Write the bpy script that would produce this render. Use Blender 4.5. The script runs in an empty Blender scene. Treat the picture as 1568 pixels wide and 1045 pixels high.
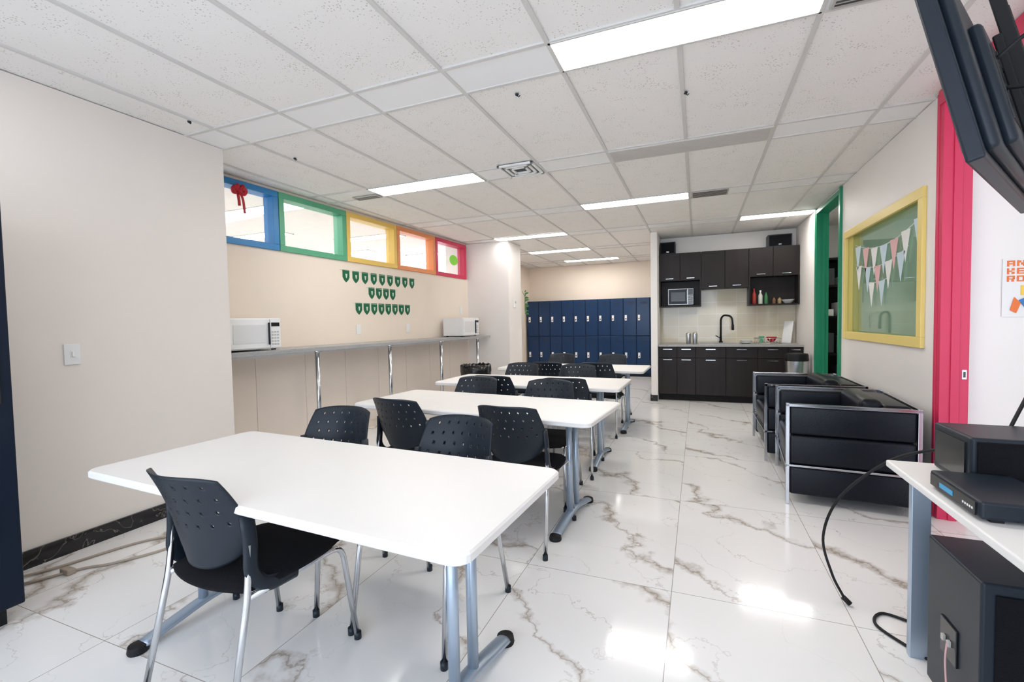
import bpy, bmesh, math, random
from mathutils import Vector, Matrix
random.seed(4)
S=bpy.context.scene
COL=S.collection
try:
    S.view_settings.view_transform='Standard'
    S.view_settings.look='None'
    S.view_settings.exposure=0.0
except Exception as e: print(e)

# ---------------------------------------------------------------- materials
def M(name,col,rough=0.5,metal=0.0,spec=0.5,noise=0.0,nscale=8.0,coat=0.0,emit=None,es=0.0,bump=0.0,bscale=60,stretch=None):
    m=bpy.data.materials.new(name); m.use_nodes=True
    nt=m.node_tree; b=nt.nodes['Principled BSDF']
    c=(col[0],col[1],col[2],1)
    b.inputs['Base Color'].default_value=c
    b.inputs['Roughness'].default_value=rough
    b.inputs['Metallic'].default_value=metal
    b.inputs['Specular IOR Level'].default_value=spec
    b.inputs['Coat Weight'].default_value=coat
    if emit:
        b.inputs['Emission Color'].default_value=(*emit,1); b.inputs['Emission Strength'].default_value=es
    if noise>0 or bump>0:
        tc=nt.nodes.new('ShaderNodeTexCoord'); mp=nt.nodes.new('ShaderNodeMapping')
        if stretch: mp.inputs['Scale'].default_value=stretch
        nt.links.new(tc.outputs['Object'],mp.inputs[0])
    if noise>0:
        n=nt.nodes.new('ShaderNodeTexNoise'); n.inputs['Scale'].default_value=nscale; n.inputs['Detail'].default_value=5
        nt.links.new(mp.outputs[0],n.inputs['Vector'])
        mx=nt.nodes.new('ShaderNodeMix'); mx.data_type='RGBA'
        mx.inputs[6].default_value=tuple(max(0,x*(1-noise)) for x in col)+(1,)
        mx.inputs[7].default_value=tuple(min(1,x*(1+noise)) for x in col)+(1,)
        nt.links.new(n.outputs[0],mx.inputs[0]); nt.links.new(mx.outputs[2],b.inputs['Base Color'])
    if bump>0:
        n2=nt.nodes.new('ShaderNodeTexNoise'); n2.inputs['Scale'].default_value=bscale; n2.inputs['Detail'].default_value=3
        nt.links.new(mp.outputs[0],n2.inputs['Vector'])
        bp=nt.nodes.new('ShaderNodeBump'); bp.inputs['Strength'].default_value=bump; bp.inputs['Distance'].default_value=0.005
        nt.links.new(n2.outputs[0],bp.inputs['Height']); nt.links.new(bp.outputs[0],b.inputs['Normal'])
    return m

WALL=M('wall_paint',(0.83,0.765,0.705),0.55,noise=0.02,nscale=3)
WALLW=M('wall_paint_white',(0.87,0.825,0.79),0.5,noise=0.02,nscale=3)
WALLB=M('wall_paint_beige',(0.87,0.76,0.65),0.6,noise=0.02,nscale=3)
WALLG=M('office_wall_paint',(0.50,0.60,0.53),0.6,noise=0.03,nscale=2)
BLACKP=M('black_plastic',(0.012,0.018,0.027),0.40,spec=0.32,noise=0.1,nscale=30)
FABRIC=M('black_fabric',(0.005,0.005,0.007),0.85,spec=0.2,bump=0.5,bscale=300)
LEATHER=M('black_leather',(0.005,0.007,0.012),0.33,spec=0.22,bump=0.25,bscale=150)
CHROME=M('chrome',(0.66,0.68,0.71),0.16,1.0)
STEEL=M('brushed_steel',(0.55,0.56,0.58),0.28,1.0,noise=0.06,nscale=20,stretch=(1,1,20))
GREYMET=M('grey_painted_metal',(0.40,0.48,0.58),0.32,0.55)
TABLE=M('white_laminate',(0.82,0.80,0.78),0.38,noise=0.01)
WHITEP=M('white_plastic',(0.85,0.85,0.84),0.35)
DARK=M('black_gloss',(0.01,0.011,0.013),0.18)
CAB=M('espresso_wood',(0.017,0.012,0.011),0.42,spec=0.25,noise=0.45,nscale=14,stretch=(1,1,0.12))
CABS=M('espresso_shelf',(0.011,0.008,0.008),0.5,spec=0.2,noise=0.2)
NAVY=M('navy_locker_paint',(0.005,0.030,0.095),0.22,spec=0.35,noise=0.08)
NAVYD=M('navy_dark',(0.003,0.009,0.022),0.45,spec=0.25)
GRAN=M('grey_granite',(0.36,0.36,0.36),0.3,noise=0.6,nscale=160)
GRAN2=M('counter_stone',(0.34,0.33,0.32),0.3,noise=0.4,nscale=60)
TBAR=M('ceiling_tbar',(0.66,0.64,0.61),0.5)
LIGHT=M('light_diffuser',(1,1,1),0.5,emit=(1,0.97,0.93),es=22.5)
LIGHT2=M('light_diffuser_dim',(1,1,1),0.5,emit=(1,0.99,0.97),es=13.0)
LIGHT3=M('light_diffuser_low',(1,1,1),0.5,emit=(1,0.98,0.97),es=6.0)
GRILLE=M('vent_metal',(0.50,0.48,0.45),0.5,0.2)
VDARK=M('vent_slot_dark',(0.05,0.05,0.05),0.7)
BLUE=M('blue_paint',(0.02,0.22,0.52),0.4); GREEN=M('green_paint',(0.10,0.40,0.23),0.4)
YEL=M('yellow_paint',(0.86,0.58,0.14),0.4); YEL2=M('yellow_trim',(0.88,0.68,0.22),0.4); ORG=M('orange_paint',(0.85,0.30,0.10),0.4); RED=M('red_paint',(0.66,0.03,0.10),0.45)
GREEND=M('green_door_trim',(0.012,0.26,0.13),0.38)
PENN=M('green_felt',(0.010,0.13,0.055),0.8); PENW=M('white_print',(0.6,0.75,0.6),0.8)
RUB=M('black_rubber',(0.010,0.010,0.011),0.55,spec=0.3)
PAPER=M('paper',(0.85,0.84,0.82),0.7)
ORP=M('orange_print',(0.85,0.20,0.05),0.7)
YP=M('yellow_print',(0.9,0.6,0.1),0.7); BP=M('blue_print',(0.05,0.2,0.5),0.7); RP=M('red_gloss',(0.50,0.008,0.02),0.4); LG=M('lime_sticker',(0.25,0.75,0.05),0.5)
PINK=M('pink_print',(0.80,0.48,0.48),0.7); LBLUE=M('pale_blue_print',(0.6,0.72,0.8),0.7)
CORD=M('beige_cord',(0.40,0.33,0.26),0.5)
LEAF=M('leaf_green',(0.03,0.14,0.03),0.5)
BAG=M('bin_liner',(0.01,0.01,0.011),0.25)

def glass(name,tint=(1,1,1),refl=0.04,haze=0.0,hcol=(1,1,1)):
    m=bpy.data.materials.new(name); m.use_nodes=True; nt=m.node_tree
    for n in list(nt.nodes): nt.nodes.remove(n)
    o=nt.nodes.new('ShaderNodeOutputMaterial'); mx=nt.nodes.new('ShaderNodeMixShader')
    t=nt.nodes.new('ShaderNodeBsdfTransparent'); g=nt.nodes.new('ShaderNodeBsdfGlossy')
    t.inputs[0].default_value=(*tint,1); g.inputs['Roughness'].default_value=0.02
    f=nt.nodes.new('ShaderNodeLayerWeight'); f.inputs[0].default_value=0.5
    p=nt.nodes.new('ShaderNodeMath'); p.operation='POWER'; p.inputs[1].default_value=5.0; nt.links.new(f.outputs['Facing'],p.inputs[0])
    ad=nt.nodes.new('ShaderNodeMath'); ad.operation='MULTIPLY_ADD'; ad.inputs[1].default_value=0.8; ad.inputs[2].default_value=refl; ad.use_clamp=True
    nt.links.new(p.outputs[0],ad.inputs[0]); nt.links.new(ad.outputs[0],mx.inputs[0])
    if haze>0:
        h=nt.nodes.new('ShaderNodeBsdfDiffuse'); h.inputs[0].default_value=(*hcol,1); m2=nt.nodes.new('ShaderNodeMixShader'); m2.inputs[0].default_value=haze
        nt.links.new(t.outputs[0],m2.inputs[1]); nt.links.new(h.outputs[0],m2.inputs[2]); nt.links.new(m2.outputs[0],mx.inputs[1])
    else: nt.links.new(t.outputs[0],mx.inputs[1])
    nt.links.new(g.outputs[0],mx.inputs[2]); nt.links.new(mx.outputs[0],o.inputs[0])
    return m
GLASS=glass('clear_glass',(0.97,0.98,0.98),0.03,0.05)
GLASSG=glass('green_glass',(0.84,0.93,0.86),0.08,0.12,(0.42,0.55,0.45))

def floor_mat():
    m=bpy.data.materials.new('marble_floor_tile'); m.use_nodes=True; nt=m.node_tree; L=nt.links; N=nt.nodes
    b=N['Principled BSDF']; tc=N.new('ShaderNodeTexCoord'); sx=N.new('ShaderNodeSeparateXYZ'); L.new(tc.outputs['Object'],sx.inputs[0])
    def mth(op,a,bv=None,c=None):
        n=N.new('ShaderNodeMath'); n.operation=op
        for i,v in enumerate((a,bv,c)):
            if v is None: continue
            if isinstance(v,(int,float)): n.inputs[i].default_value=v
            else: L.new(v,n.inputs[i])
        return n.outputs[0]
    tx=mth('DIVIDE',mth('SUBTRACT',sx.outputs[0],-0.12),0.74); ty=mth('DIVIDE',mth('SUBTRACT',sx.outputs[1],3.5),1.2)
    ix=mth('FLOOR',tx); iy=mth('FLOOR',ty); fx=mth('FRACT',tx); fy=mth('FRACT',ty)
    gx=mth('MULTIPLY',mth('MINIMUM',fx,mth('SUBTRACT',1.0,fx)),0.74); gy=mth('MULTIPLY',mth('MINIMUM',fy,mth('SUBTRACT',1.0,fy)),1.2)
    g=mth('LESS_THAN',mth('MINIMUM',gx,gy),0.0017)
    cb=N.new('ShaderNodeCombineXYZ'); L.new(ix,cb.inputs[0]); L.new(iy,cb.inputs[1])
    wn=N.new('ShaderNodeTexWhiteNoise'); L.new(cb.outputs[0],wn.inputs[0])
    sc=N.new('ShaderNodeVectorMath'); sc.operation='SCALE'; sc.inputs[3].default_value=7.0; L.new(wn.outputs['Color'],sc.inputs[0])
    ad=N.new('ShaderNodeVectorMath'); ad.operation='ADD'; L.new(tc.outputs['Object'],ad.inputs[0]); L.new(sc.outputs[0],ad.inputs[1])
    mp0=N.new('ShaderNodeMapping'); mp0.inputs['Rotation'].default_value=(0,0,-0.8); L.new(ad.outputs[0],mp0.inputs[0])
    wp=N.new('ShaderNodeTexNoise'); wp.inputs['Scale'].default_value=1.5; wp.inputs['Detail'].default_value=6; wp.inputs['Roughness'].default_value=0.58; L.new(mp0.outputs[0],wp.inputs['Vector'])
    sp=N.new('ShaderNodeSeparateXYZ'); L.new(mp0.outputs[0],sp.inputs[0])
    def vein(period,amp,w,off):
        xx=mth('ADD',sp.outputs[0],mth('MULTIPLY',mth('SUBTRACT',wp.outputs[0],0.5),amp))
        q=mth('ABSOLUTE',mth('SUBTRACT',mth('FRACT',mth('DIVIDE',mth('ADD',xx,off),period)),0.5))
        dd=mth('MULTIPLY',q,period)
        mr=N.new('ShaderNodeMapRange'); mr.inputs[1].default_value=0; mr.inputs[3].default_value=1; mr.inputs[4].default_value=0
        if isinstance(w,float): mr.inputs[2].default_value=w
        else: L.new(w,mr.inputs[2])
        mr.interpolation_type='SMOOTHSTEP'; L.new(dd,mr.inputs[0]); return mr.outputs[0]
    mn=N.new('ShaderNodeTexNoise'); mn.inputs['Scale'].default_value=2.0; mn.inputs['Detail'].default_value=4; L.new(mp0.outputs[0],mn.inputs['Vector'])
    mk=N.new('ShaderNodeMapRange'); mk.inputs[1].default_value=0.36; mk.inputs[2].default_value=0.60; mk.inputs[3].default_value=0.0; mk.inputs[4].default_value=1.0; L.new(mn.outputs[0],mk.inputs[0])
    wid=mth('ADD',mth('MULTIPLY',mk.outputs[0],0.075),0.010)
    big=mth('MULTIPLY',vein(0.72,1.2,wid,0.0),mth('ADD',mth('MULTIPLY',mk.outputs[0],0.55),0.16))
    core=mth('MULTIPLY',vein(0.72,1.2,0.012,0.0),0.40)
    thin=mth('MULTIPLY',vein(0.43,-1.7,0.008,0.13),mth('ADD',mth('MULTIPLY',mk.outputs[0],0.35),0.12))
    cl=N.new('ShaderNodeTexNoise'); cl.inputs['Scale'].default_value=1.1; cl.inputs['Detail'].default_value=3; L.new(ad.outputs[0],cl.inputs['Vector'])
    soft=mth('MULTIPLY',cl.outputs[0],0.07)
    v=mth('MINIMUM',mth('ADD',mth('ADD',mth('ADD',big,thin),soft),core),1.0)
    m1=N.new('ShaderNodeMix'); m1.data_type='RGBA'; m1.inputs[6].default_value=(0.88,0.865,0.85,1); m1.inputs[7].default_value=(0.40,0.34,0.285,1); L.new(v,m1.inputs[0])
    m2=N.new('ShaderNodeMix'); m2.data_type='RGBA'; m2.inputs[7].default_value=(0.38,0.35,0.32,1); L.new(g,m2.inputs[0]); L.new(m1.outputs[2],m2.inputs[6])
    L.new(m2.outputs[2],b.inputs['Base Color']); b.inputs['Roughness'].default_value=0.11; b.inputs['Specular IOR Level'].default_value=0.45
    return m
FLOOR=floor_mat()

def ceil_mat():
    m=bpy.data.materials.new('ceiling_tile'); m.use_nodes=True; nt=m.node_tree; L=nt.links; N=nt.nodes
    b=N['Principled BSDF']; tc=N.new('ShaderNodeTexCoord')
    v=N.new('ShaderNodeTexVoronoi'); v.inputs['Scale'].default_value=66; L.new(tc.outputs['Object'],v.inputs['Vector'])
    n=N.new('ShaderNodeTexNoise'); n.inputs['Scale'].default_value=9; n.inputs['Detail'].default_value=2; L.new(tc.outputs['Object'],n.inputs['Vector'])
    th=N.new('ShaderNodeMapRange'); th.inputs[1].default_value=0.35; th.inputs[2].default_value=0.7; th.inputs[3].default_value=0.06; th.inputs[4].default_value=0.30; L.new(n.outputs[0],th.inputs[0])
    lt=N.new('ShaderNodeMath'); lt.operation='LESS_THAN'; L.new(v.outputs['Distance'],lt.inputs[0]); L.new(th.outputs[0],lt.inputs[1])
    n2=N.new('ShaderNodeTexNoise'); n2.inputs['Scale'].default_value=1.2; L.new(tc.outputs['Object'],n2.inputs['Vector'])
    c0=N.new('ShaderNodeMix'); c0.data_type='RGBA'; c0.inputs[6].default_value=(0.87,0.84,0.80,1); c0.inputs[7].default_value=(0.91,0.88,0.85,1); L.new(n2.outputs[0],c0.inputs[0])
    mx=N.new('ShaderNodeMix'); mx.data_type='RGBA'; mx.inputs[7].default_value=(0.60,0.56,0.51,1); L.new(lt.outputs[0],mx.inputs[0]); L.new(c0.outputs[2],mx.inputs[6])
    L.new(mx.outputs[2],b.inputs['Base Color']); b.inputs['Roughness'].default_value=0.8
    return m
CEIL=ceil_mat()
def base_mat():
    m=M('black_marble',(0.012,0.012,0.014),0.15); nt=m.node_tree; b=nt.nodes['Principled BSDF']
    tc=nt.nodes.new('ShaderNodeTexCoord'); n=nt.nodes.new('ShaderNodeTexNoise'); n.inputs['Scale'].default_value=3; n.inputs['Distortion'].default_value=2; n.inputs['Detail'].default_value=4
    nt.links.new(tc.outputs['Object'],n.inputs['Vector'])
    r=nt.nodes.new('ShaderNodeValToRGB'); r.color_ramp.elements[0].position=0.49; r.color_ramp.elements[0].color=(0.012,0.012,0.014,1)
    r.color_ramp.elements[1].position=0.51; r.color_ramp.elements[1].color=(0.012,0.012,0.014,1)
    e=r.color_ramp.elements.new(0.5); e.color=(0.18,0.17,0.15,1)
    nt.links.new(n.outputs[0],r.inputs[0]); nt.links.new(r.outputs[0],b.inputs['Base Color']); return m
BASE=base_mat()
def tile_mat():
    m=M('backsplash_tile',(0.7,0.6,0.45),0.08); nt=m.node_tree; b=nt.nodes['Principled BSDF']
    tc=nt.nodes.new('ShaderNodeTexCoord'); mp=nt.nodes.new('ShaderNodeMapping'); mp.inputs['Rotation'].default_value=(math.pi/2,0,0)
    nt.links.new(tc.outputs['Object'],mp.inputs[0])
    r=nt.nodes.new('ShaderNodeTexBrick'); r.offset=0.0; r.inputs['Scale'].default_value=1.0; r.inputs['Brick Width'].default_value=0.3; r.inputs['Row Height'].default_value=0.2
    r.inputs['Mortar Size'].default_value=0.003; r.inputs['Color1'].default_value=(0.66,0.59,0.45,1); r.inputs['Color2'].default_value=(0.70,0.63,0.49,1); r.inputs['Mortar'].default_value=(0.82,0.78,0.7,1)
    nt.links.new(mp.outputs[0],r.inputs['Vector']); nt.links.new(r.outputs['Color'],b.inputs['Base Color']); return m
BSPL=tile_mat()

# ---------------------------------------------------------------- helpers
def grp(name,loc=(0,0,0),rz=0.0,mat4=None):
    e=bpy.data.objects.new(name,None); e.empty_display_size=0.1; COL.objects.link(e)
    if mat4 is not None: e.matrix_world=mat4
    else: e.location=loc; e.rotation_euler=(0,0,rz)
    return e
def obj(name,me,mat=None,parent=None,smooth=False):
    if mat is not None and len(me.materials)==0: me.materials.append(mat)
    o=bpy.data.objects.new(name,me); COL.objects.link(o)
    if parent: o.parent=parent
    if smooth:
        for p in me.polygons: p.use_smooth=True
    return o
def addbox(bm,b):
    x0,x1,y0,y1,z0,z1=b
    v=[bm.verts.new(p) for p in ((x0,y0,z0),(x1,y0,z0),(x1,y1,z0),(x0,y1,z0),(x0,y0,z1),(x1,y0,z1),(x1,y1,z1),(x0,y1,z1))]
    for f in ((0,3,2,1),(4,5,6,7),(0,1,5,4),(1,2,6,5),(2,3,7,6),(3,0,4,7)): bm.faces.new([v[i] for i in f])
def B(name,boxes,mat,parent=None,bev=0.0,seg=2):
    if not isinstance(boxes,list): boxes=[boxes]
    bm=bmesh.new()
    for b in boxes: addbox(bm,b)
    if bev>0:
        bmesh.ops.bevel(bm,geom=bm.edges[:],offset=bev,segments=seg,affect='EDGES',profile=0.5)
    me=bpy.data.meshes.new(name); bm.to_mesh(me); bm.free()
    o=obj(name,me,mat,parent)
    if bev>0.012:
        for p in me.polygons: p.use_smooth=True
    return o
def fillet(pts,r,n=5):
    pts=[Vector(p) for p in pts]; out=[pts[0]]
    for i in range(1,len(pts)-1):
        a,b,c=pts[i-1],pts[i],pts[i+1]
        d1=(a-b); d2=(c-b); rr=min(r,d1.length*0.48,d2.length*0.48)
        p1=b+d1.normalized()*rr; p2=b+d2.normalized()*rr
        for k in range(n+1):
            t=k/n; out.append(p1*(1-t)**2+b*2*t*(1-t)+p2*t*t)
    out.append(pts[-1]); return out
def spline(pts,n=8):
    P=[Vector(p) for p in pts]; P=[P[0]*2-P[1]]+P+[P[-1]*2-P[-2]]; out=[]
    for i in range(1,len(P)-2):
        for k in range(n):
            t=k/n; p0,p1,p2,p3=P[i-1:i+3]
            out.append(0.5*((2*p1)+(p2-p0)*t+(2*p0-5*p1+4*p2-p3)*t*t+(3*p1-p0-3*p2+p3)*t**3))
    out.append(P[-2]); return out
def tubebm(bm,pts,r,n=10,ry=None):
    pts=[Vector(p) for p in pts]
    rings=[]; up=None
    for i,p in enumerate(pts):
        t=(pts[min(i+1,len(pts)-1)]-pts[max(i-1,0)]).normalized()
        if up is None:
            up=Vector((0,0,1)) if abs(t.z)<0.9 else Vector((0,1,0))
        s=t.cross(up).normalized(); up=s.cross(t).normalized()
        rings.append([bm.verts.new(p+s*math.cos(2*math.pi*k/n)*r+up*math.sin(2*math.pi*k/n)*(ry or r)) for k in range(n)])
    for a,b in zip(rings[:-1],rings[1:]):
        for k in range(n): bm.faces.new((a[k],a[(k+1)%n],b[(k+1)%n],b[k]))
    bm.faces.new(rings[0][::-1]); bm.faces.new(rings[-1])
def T(name,paths,r,mat,parent=None,n=10,ry=None):
    if not isinstance(paths[0][0],(list,tuple,Vector)): paths=[paths]
    bm=bmesh.new()
    for p in paths: tubebm(bm,p,r,n,ry)
    bmesh.ops.recalc_face_normals(bm,faces=bm.faces[:])
    me=bpy.data.meshes.new(name); bm.to_mesh(me); bm.free()
    return obj(name,me,mat,parent,True)
def lathe(name,prof,mat,parent=None,loc=(0,0,0),n=28):
    bm=bmesh.new(); rings=[]
    for r,z in prof: rings.append([bm.verts.new((loc[0]+r*math.cos(2*math.pi*k/n),loc[1]+r*math.sin(2*math.pi*k/n),loc[2]+z)) for k in range(n)])
    for a,b in zip(rings[:-1],rings[1:]):
        for k in range(n): bm.faces.new((a[k],a[(k+1)%n],b[(k+1)%n],b[k]))
    bm.faces.new(rings[0][::-1]); bm.faces.new(rings[-1])
    bmesh.ops.recalc_face_normals(bm,faces=bm.faces[:])
    me=bpy.data.meshes.new(name); bm.to_mesh(me); bm.free()
    o=obj(name,me,mat,parent,True)
    md=o.modifiers.new('es','EDGE_SPLIT'); md.split_angle=0.7
    return o
def poly(name,pts,thick,mat,parent=None):
    bm=bmesh.new(); vs=[bm.verts.new(p) for p in pts]; f=bm.faces.new(vs); f.normal_update(); nn=f.normal.copy()
    r=bmesh.ops.extrude_face_region(bm,geom=[f]); bmesh.ops.translate(bm,verts=[v for v in r['geom'] if isinstance(v,bmesh.types.BMVert)],vec=nn*thick)
    bmesh.ops.recalc_face_normals(bm,faces=bm.faces[:])
    me=bpy.data.meshes.new(name); bm.to_mesh(me); bm.free(); return obj(name,me,mat,parent)

CZ=2.73
# ---------------------------------------------------------------- room shell
B('floor',(-7.3,4.3,-2.3,11.6,-0.1,0),FLOOR)
B('ceiling',(-7.3,4.3,-2.3,11.6,CZ+0.006,CZ+0.1),CEIL)
B('wall_left',(-4.25,-3.47,-2.3,2.56,0,CZ),WALL)
wr=B('wall_left_recess',[(-0.12,0,2.5,7.5,0,2.10),(-0.12,0,2.5,7.5,2.70,CZ)],WALLB)
LR=-math.atan(0.042)
wr.location=(-4.125,0,0); wr.rotation_euler=(0,0,LR)
B('wall_column',(-4.25,-3.02,7.35,7.94,0,CZ),WALLW)
B('wall_left_far',(-4.2,-4.08,7.94,11.5,0,CZ),WALLB)
B('wall_back',(-4.2,4.2,11.4,11.5,0,CZ),WALLB)
B('wall_kitchen_left',(-0.70,-0.60,7.75,11.4,0,CZ),WALLW)
B('wall_kitchen_back',(-0.60,1.45,8.48,8.6,0,CZ),WALLW)
B('wall_right',[(1.45,1.57,-2.3,2.5,0,CZ),
  (1.45,1.57,3.77,4.01,0,CZ),(1.45,1.57,4.01,5.80,0,1.11),(1.45,1.57,4.01,5.80,2.18,CZ),(1.45,1.57,5.80,6.0,0,CZ),
  (1.45,1.57,6.0,7.08,2.70,CZ),(1.45,1.57,7.08,11.4,0,CZ),(1.45,1.57,2.5,3.77,2.71,CZ)],WALLW)
B('wall_office_near',(1.57,4.2,3.80,3.90,0,CZ),WALLW)
B('wall_office_divider',(1.57,4.2,5.84,5.92,0,CZ),WALLG)
B('wall_office_side',(3.9,4.0,3.9,5.84,0,CZ),WALLG)
B('wall_storage_side',(3.0,3.1,5.92,8.6,0,CZ),WALLW)
B('wall_storage_back',(1.57,3.1,8.5,8.6,0,CZ),WALLW)
B('wall_far_right',(4.0,4.1,-2.3,3.8,0,CZ),WALLW)
B('wall_hall',(-7.2,-7.1,-2.3,11.6,0,CZ),WALLW)
B('wall_front',[(-3.47,1.45,-2.3,-2.2,0,0.25),(-3.47,1.45,-2.3,-2.2,2.55,CZ),(-3.47,-3.3,-2.3,-2.2,0.25,2.55),(1.3,1.45,-2.3,-2.2,0.25,2.55)],WALLW)
B('trim_storefront',[(x-0.03,x+0.03,-2.28,-2.22,0.25,2.55) for x in (-2.1,-0.9,0.3)],BLACKP)
B('baseboard_left',(-3.47,-3.455,-2.2,2.56,0,0.10),BASE)
B('baseboard_right',[(1.435,1.45,3.84,5.95,0,0.1),(1.435,1.45,-2.2,2.45,0,0.1),(1.435,1.45,7.1,7.84,0,0.1)],BASE)
B('baseboard_kitchen',[(-0.71,-0.60,7.735,7.75,0,0.1),(-0.715,-0.70,7.75,10.98,0,0.1)],BASE)
B('baseboard_column',[(-4.0,-3.02,7.335,7.35,0,0.1),(-3.02,-3.005,7.335,7.94,0,0.1)],BASE)

# ceiling T-bars
bars=[]
xs=[-0.70+0.617*k for k in range(-6,4)]
for x in xs:
    y0,y1=-2.2,11.4
    if x<-4.05: continue
    if x>1.44: continue
    bars.append((x-0.012,x+0.012,y0,y1,CZ-0.004,CZ+0.006))
stripy=[(2.28+1.612*k,2.565+1.612*k) for k in range(-2,6)]
for a,b in stripy:
    for y in (a,b): bars.append((-4.1,1.45,y-0.012,y+0.012,CZ-0.0042,CZ+0.006))
B('trim_ceiling_grid',bars,TBAR)
PANELW=M('blank_ceiling_panel',(0.90,0.89,0.88),0.6)
B('trim_ceiling_strip',[(-3.47,1.44,a+0.012,b-0.012,CZ+0.002,CZ+0.0065) for a,b in stripy if b<8.4],PANELW)

def panel(x0,x1,y0,y1,mat=LIGHT):
    g=grp('ceiling_light_panel')
    B('frame',[(x0,x1,y0,y0+0.012,CZ-0.008,CZ+0.004),(x0,x1,y1-0.012,y1,CZ-0.008,CZ+0.004),(x0,x0+0.012,y0,y1,CZ-0.008,CZ+0.004),(x1-0.012,x1,y0,y1,CZ-0.008,CZ+0.004)],TBAR,g)
    B('diffuser',(x0+0.012,x1-0.012,y0+0.012,y1-0.012,CZ-0.005,CZ+0.003),mat,g)
X=lambda k:-0.70+0.617*k
panel(X(0),X(2),2.28,2.565)
panel(X(-4),X(-2),3.892,4.177)
panel(X(-1),X(1),5.504,5.789)
panel(X(-4),X(-2),7.05,7.30,LIGHT2)
panel(X(2)+0.02,1.44,7.116,7.40)
panel(X(-4),X(-2),8.728,9.01); panel(X(-4)+.3,X(-2)+.3,10.34,10.62)
panel(X(-4),X(-2),0.668,0.953,LIGHT3)
# neighbouring rooms
panel(2.2,3.4,4.7,5.0,LIGHT2); panel(1.9,2.5,6.8,7.1,LIGHT2); panel(2.2,3.4,2.2,2.5,LIGHT3)
for yy in (1.0,3.0,5.0,7.0,9.0):
    panel(-6.9,-5.7,yy,yy+0.3,LIGHT2); panel(-5.5,-4.3,yy+.9,yy+1.2,LIGHT2)

# vents
def vent(name,x0,x1,y0,y1,slots,fm=GRILLE,sm=VDARK):
    g=grp(name)
    B('frame',(x0,x1,y0,y1,CZ-0.012,CZ-0.002),fm,g,0.002)
    bs=[]
    for i in range(slots):
        w=(y1-y0-0.03)/slots; a=y0+0.015+w*i; bs.append((x0+0.015,x1-0.015,a+w*0.25,a+w*0.75,CZ-0.0135,CZ-0.011))
    B('slots',bs,sm,g)
vent('air_return_grille',X(0)+.01,X(2)-.01,3.90,4.17,14,M('return_metal',(0.66,0.63,0.59),0.5),M('slot',(0.52,0.49,0.45),0.7))
g=grp('ceiling_air_diffuser')
cx,cy=-1.50,4.0
for i,s in enumerate((0.17,0.125,0.08)):
    B('ring_%d'%i,[(cx-s,cx+s,cy-s,cy-s+0.025,CZ-0.02,CZ-0.003),(cx-s,cx+s,cy+s-0.025,cy+s,CZ-0.02,CZ-0.003),(cx-s,cx-s+0.025,cy-s,cy+s,CZ-0.02,CZ-0.003),(cx+s-0.025,cx+s,cy-s,cy+s,CZ-0.02,CZ-0.003)],WHITEP,g,0.003)
B('dark_core',(cx-0.15,cx+0.15,cy-0.15,cy+0.15,CZ-0.006,CZ-0.002),VDARK,g)
vent('ceiling_vent_grille',-0.06,0.32,5.52,5.77,5)
vent('ceiling_vent_grille',0.56,1.15,2.3,2.55,9)
vent('ceiling_vent_grille',-3.52,-3.20,4.08,4.20,3)
def dot(x,y):
    g=grp('ceiling_hook'); lathe('body',[(0.012,0),(0.01,-0.008),(0.004,-0.012)],BLACKP,g,(x,y,CZ)); T('hook',[(x,y,CZ-0.01),(x+0.012,y,CZ-0.02),(x+0.02,y,CZ-0.012)],0.003,BLACKP,g,6)
for x,y in ((-1.03,2.70),(-0.065,3.11),(-3.20,2.13),(-3.12,2.94)): dot(x,y)

# ---------------------------------------------------------------- left windows
ys=[2.57,3.50,4.43,5.38,6.33,7.29]
cols=[BLUE,GREEN,YEL,ORG,RED]
def localgrp(name): return grp(name,(-4.125,0,0),LR)
for i in range(5):
    g=localgrp('window_%d'%(i+1)); a,b=ys[i]+0.004,ys[i+1]-0.004; t=0.06
    B('frame',[(-0.12,0.025,a,b,2.10,2.10+t),(-0.12,0.025,a,b,2.70-t,2.70),(-0.12,0.025,a,a+t,2.10+t,2.70-t),(-0.12,0.025,b-t,b,2.10+t,2.70-t)],cols[i],g,0.003)
    B('glass',(-0.065,-0.058,a+t,b-t,2.10+t,2.70-t),GLASS,g)
g=localgrp('red_ribbon_bow'); cy0,cz0=3.06,2.585
for s in (-1,1):
    T('loop',spline([(0.04,cy0,cz0),(0.07,cy0+s*0.035,cz0+0.03),(0.06,cy0+s*0.06,cz0+0.015),(0.05,cy0+s*0.045,cz0-0.015),(0.04,cy0,cz0)]),0.018,RP,g,6,0.022)
    T('inner_loop',spline([(0.05,cy0,cz0+0.01),(0.08,cy0+s*0.025,cz0+0.05),(0.06,cy0+s*0.03,cz0+0.01),(0.05,cy0,cz0)]),0.014,RP,g,6,0.02)
T('tail',spline([(0.045,cy0-0.01,cz0),(0.06,cy0-0.01,cz0-0.08),(0.05,cy0+0.0,cz0-0.13)]),0.005,RP,g,6,0.016)
T('tail',spline([(0.045,cy0+0.01,cz0),(0.06,cy0+0.03,cz0-0.07),(0.05,cy0+0.05,cz0-0.19)]),0.005,RP,g,6,0.014)
lathe('knot',[(0.005,-0.025),(0.026,-0.012),(0.026,0.012),(0.005,0.025)],RP,g,(0.06,cy0,cz0))
g=localgrp('green_balloon_sticker')
poly('disc',[(0.03,6.85+0.13*math.cos(t*math.pi/12),2.39+0.085*math.sin(t*math.pi/12)) for t in range(24)],0.004,LG,g)

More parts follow.
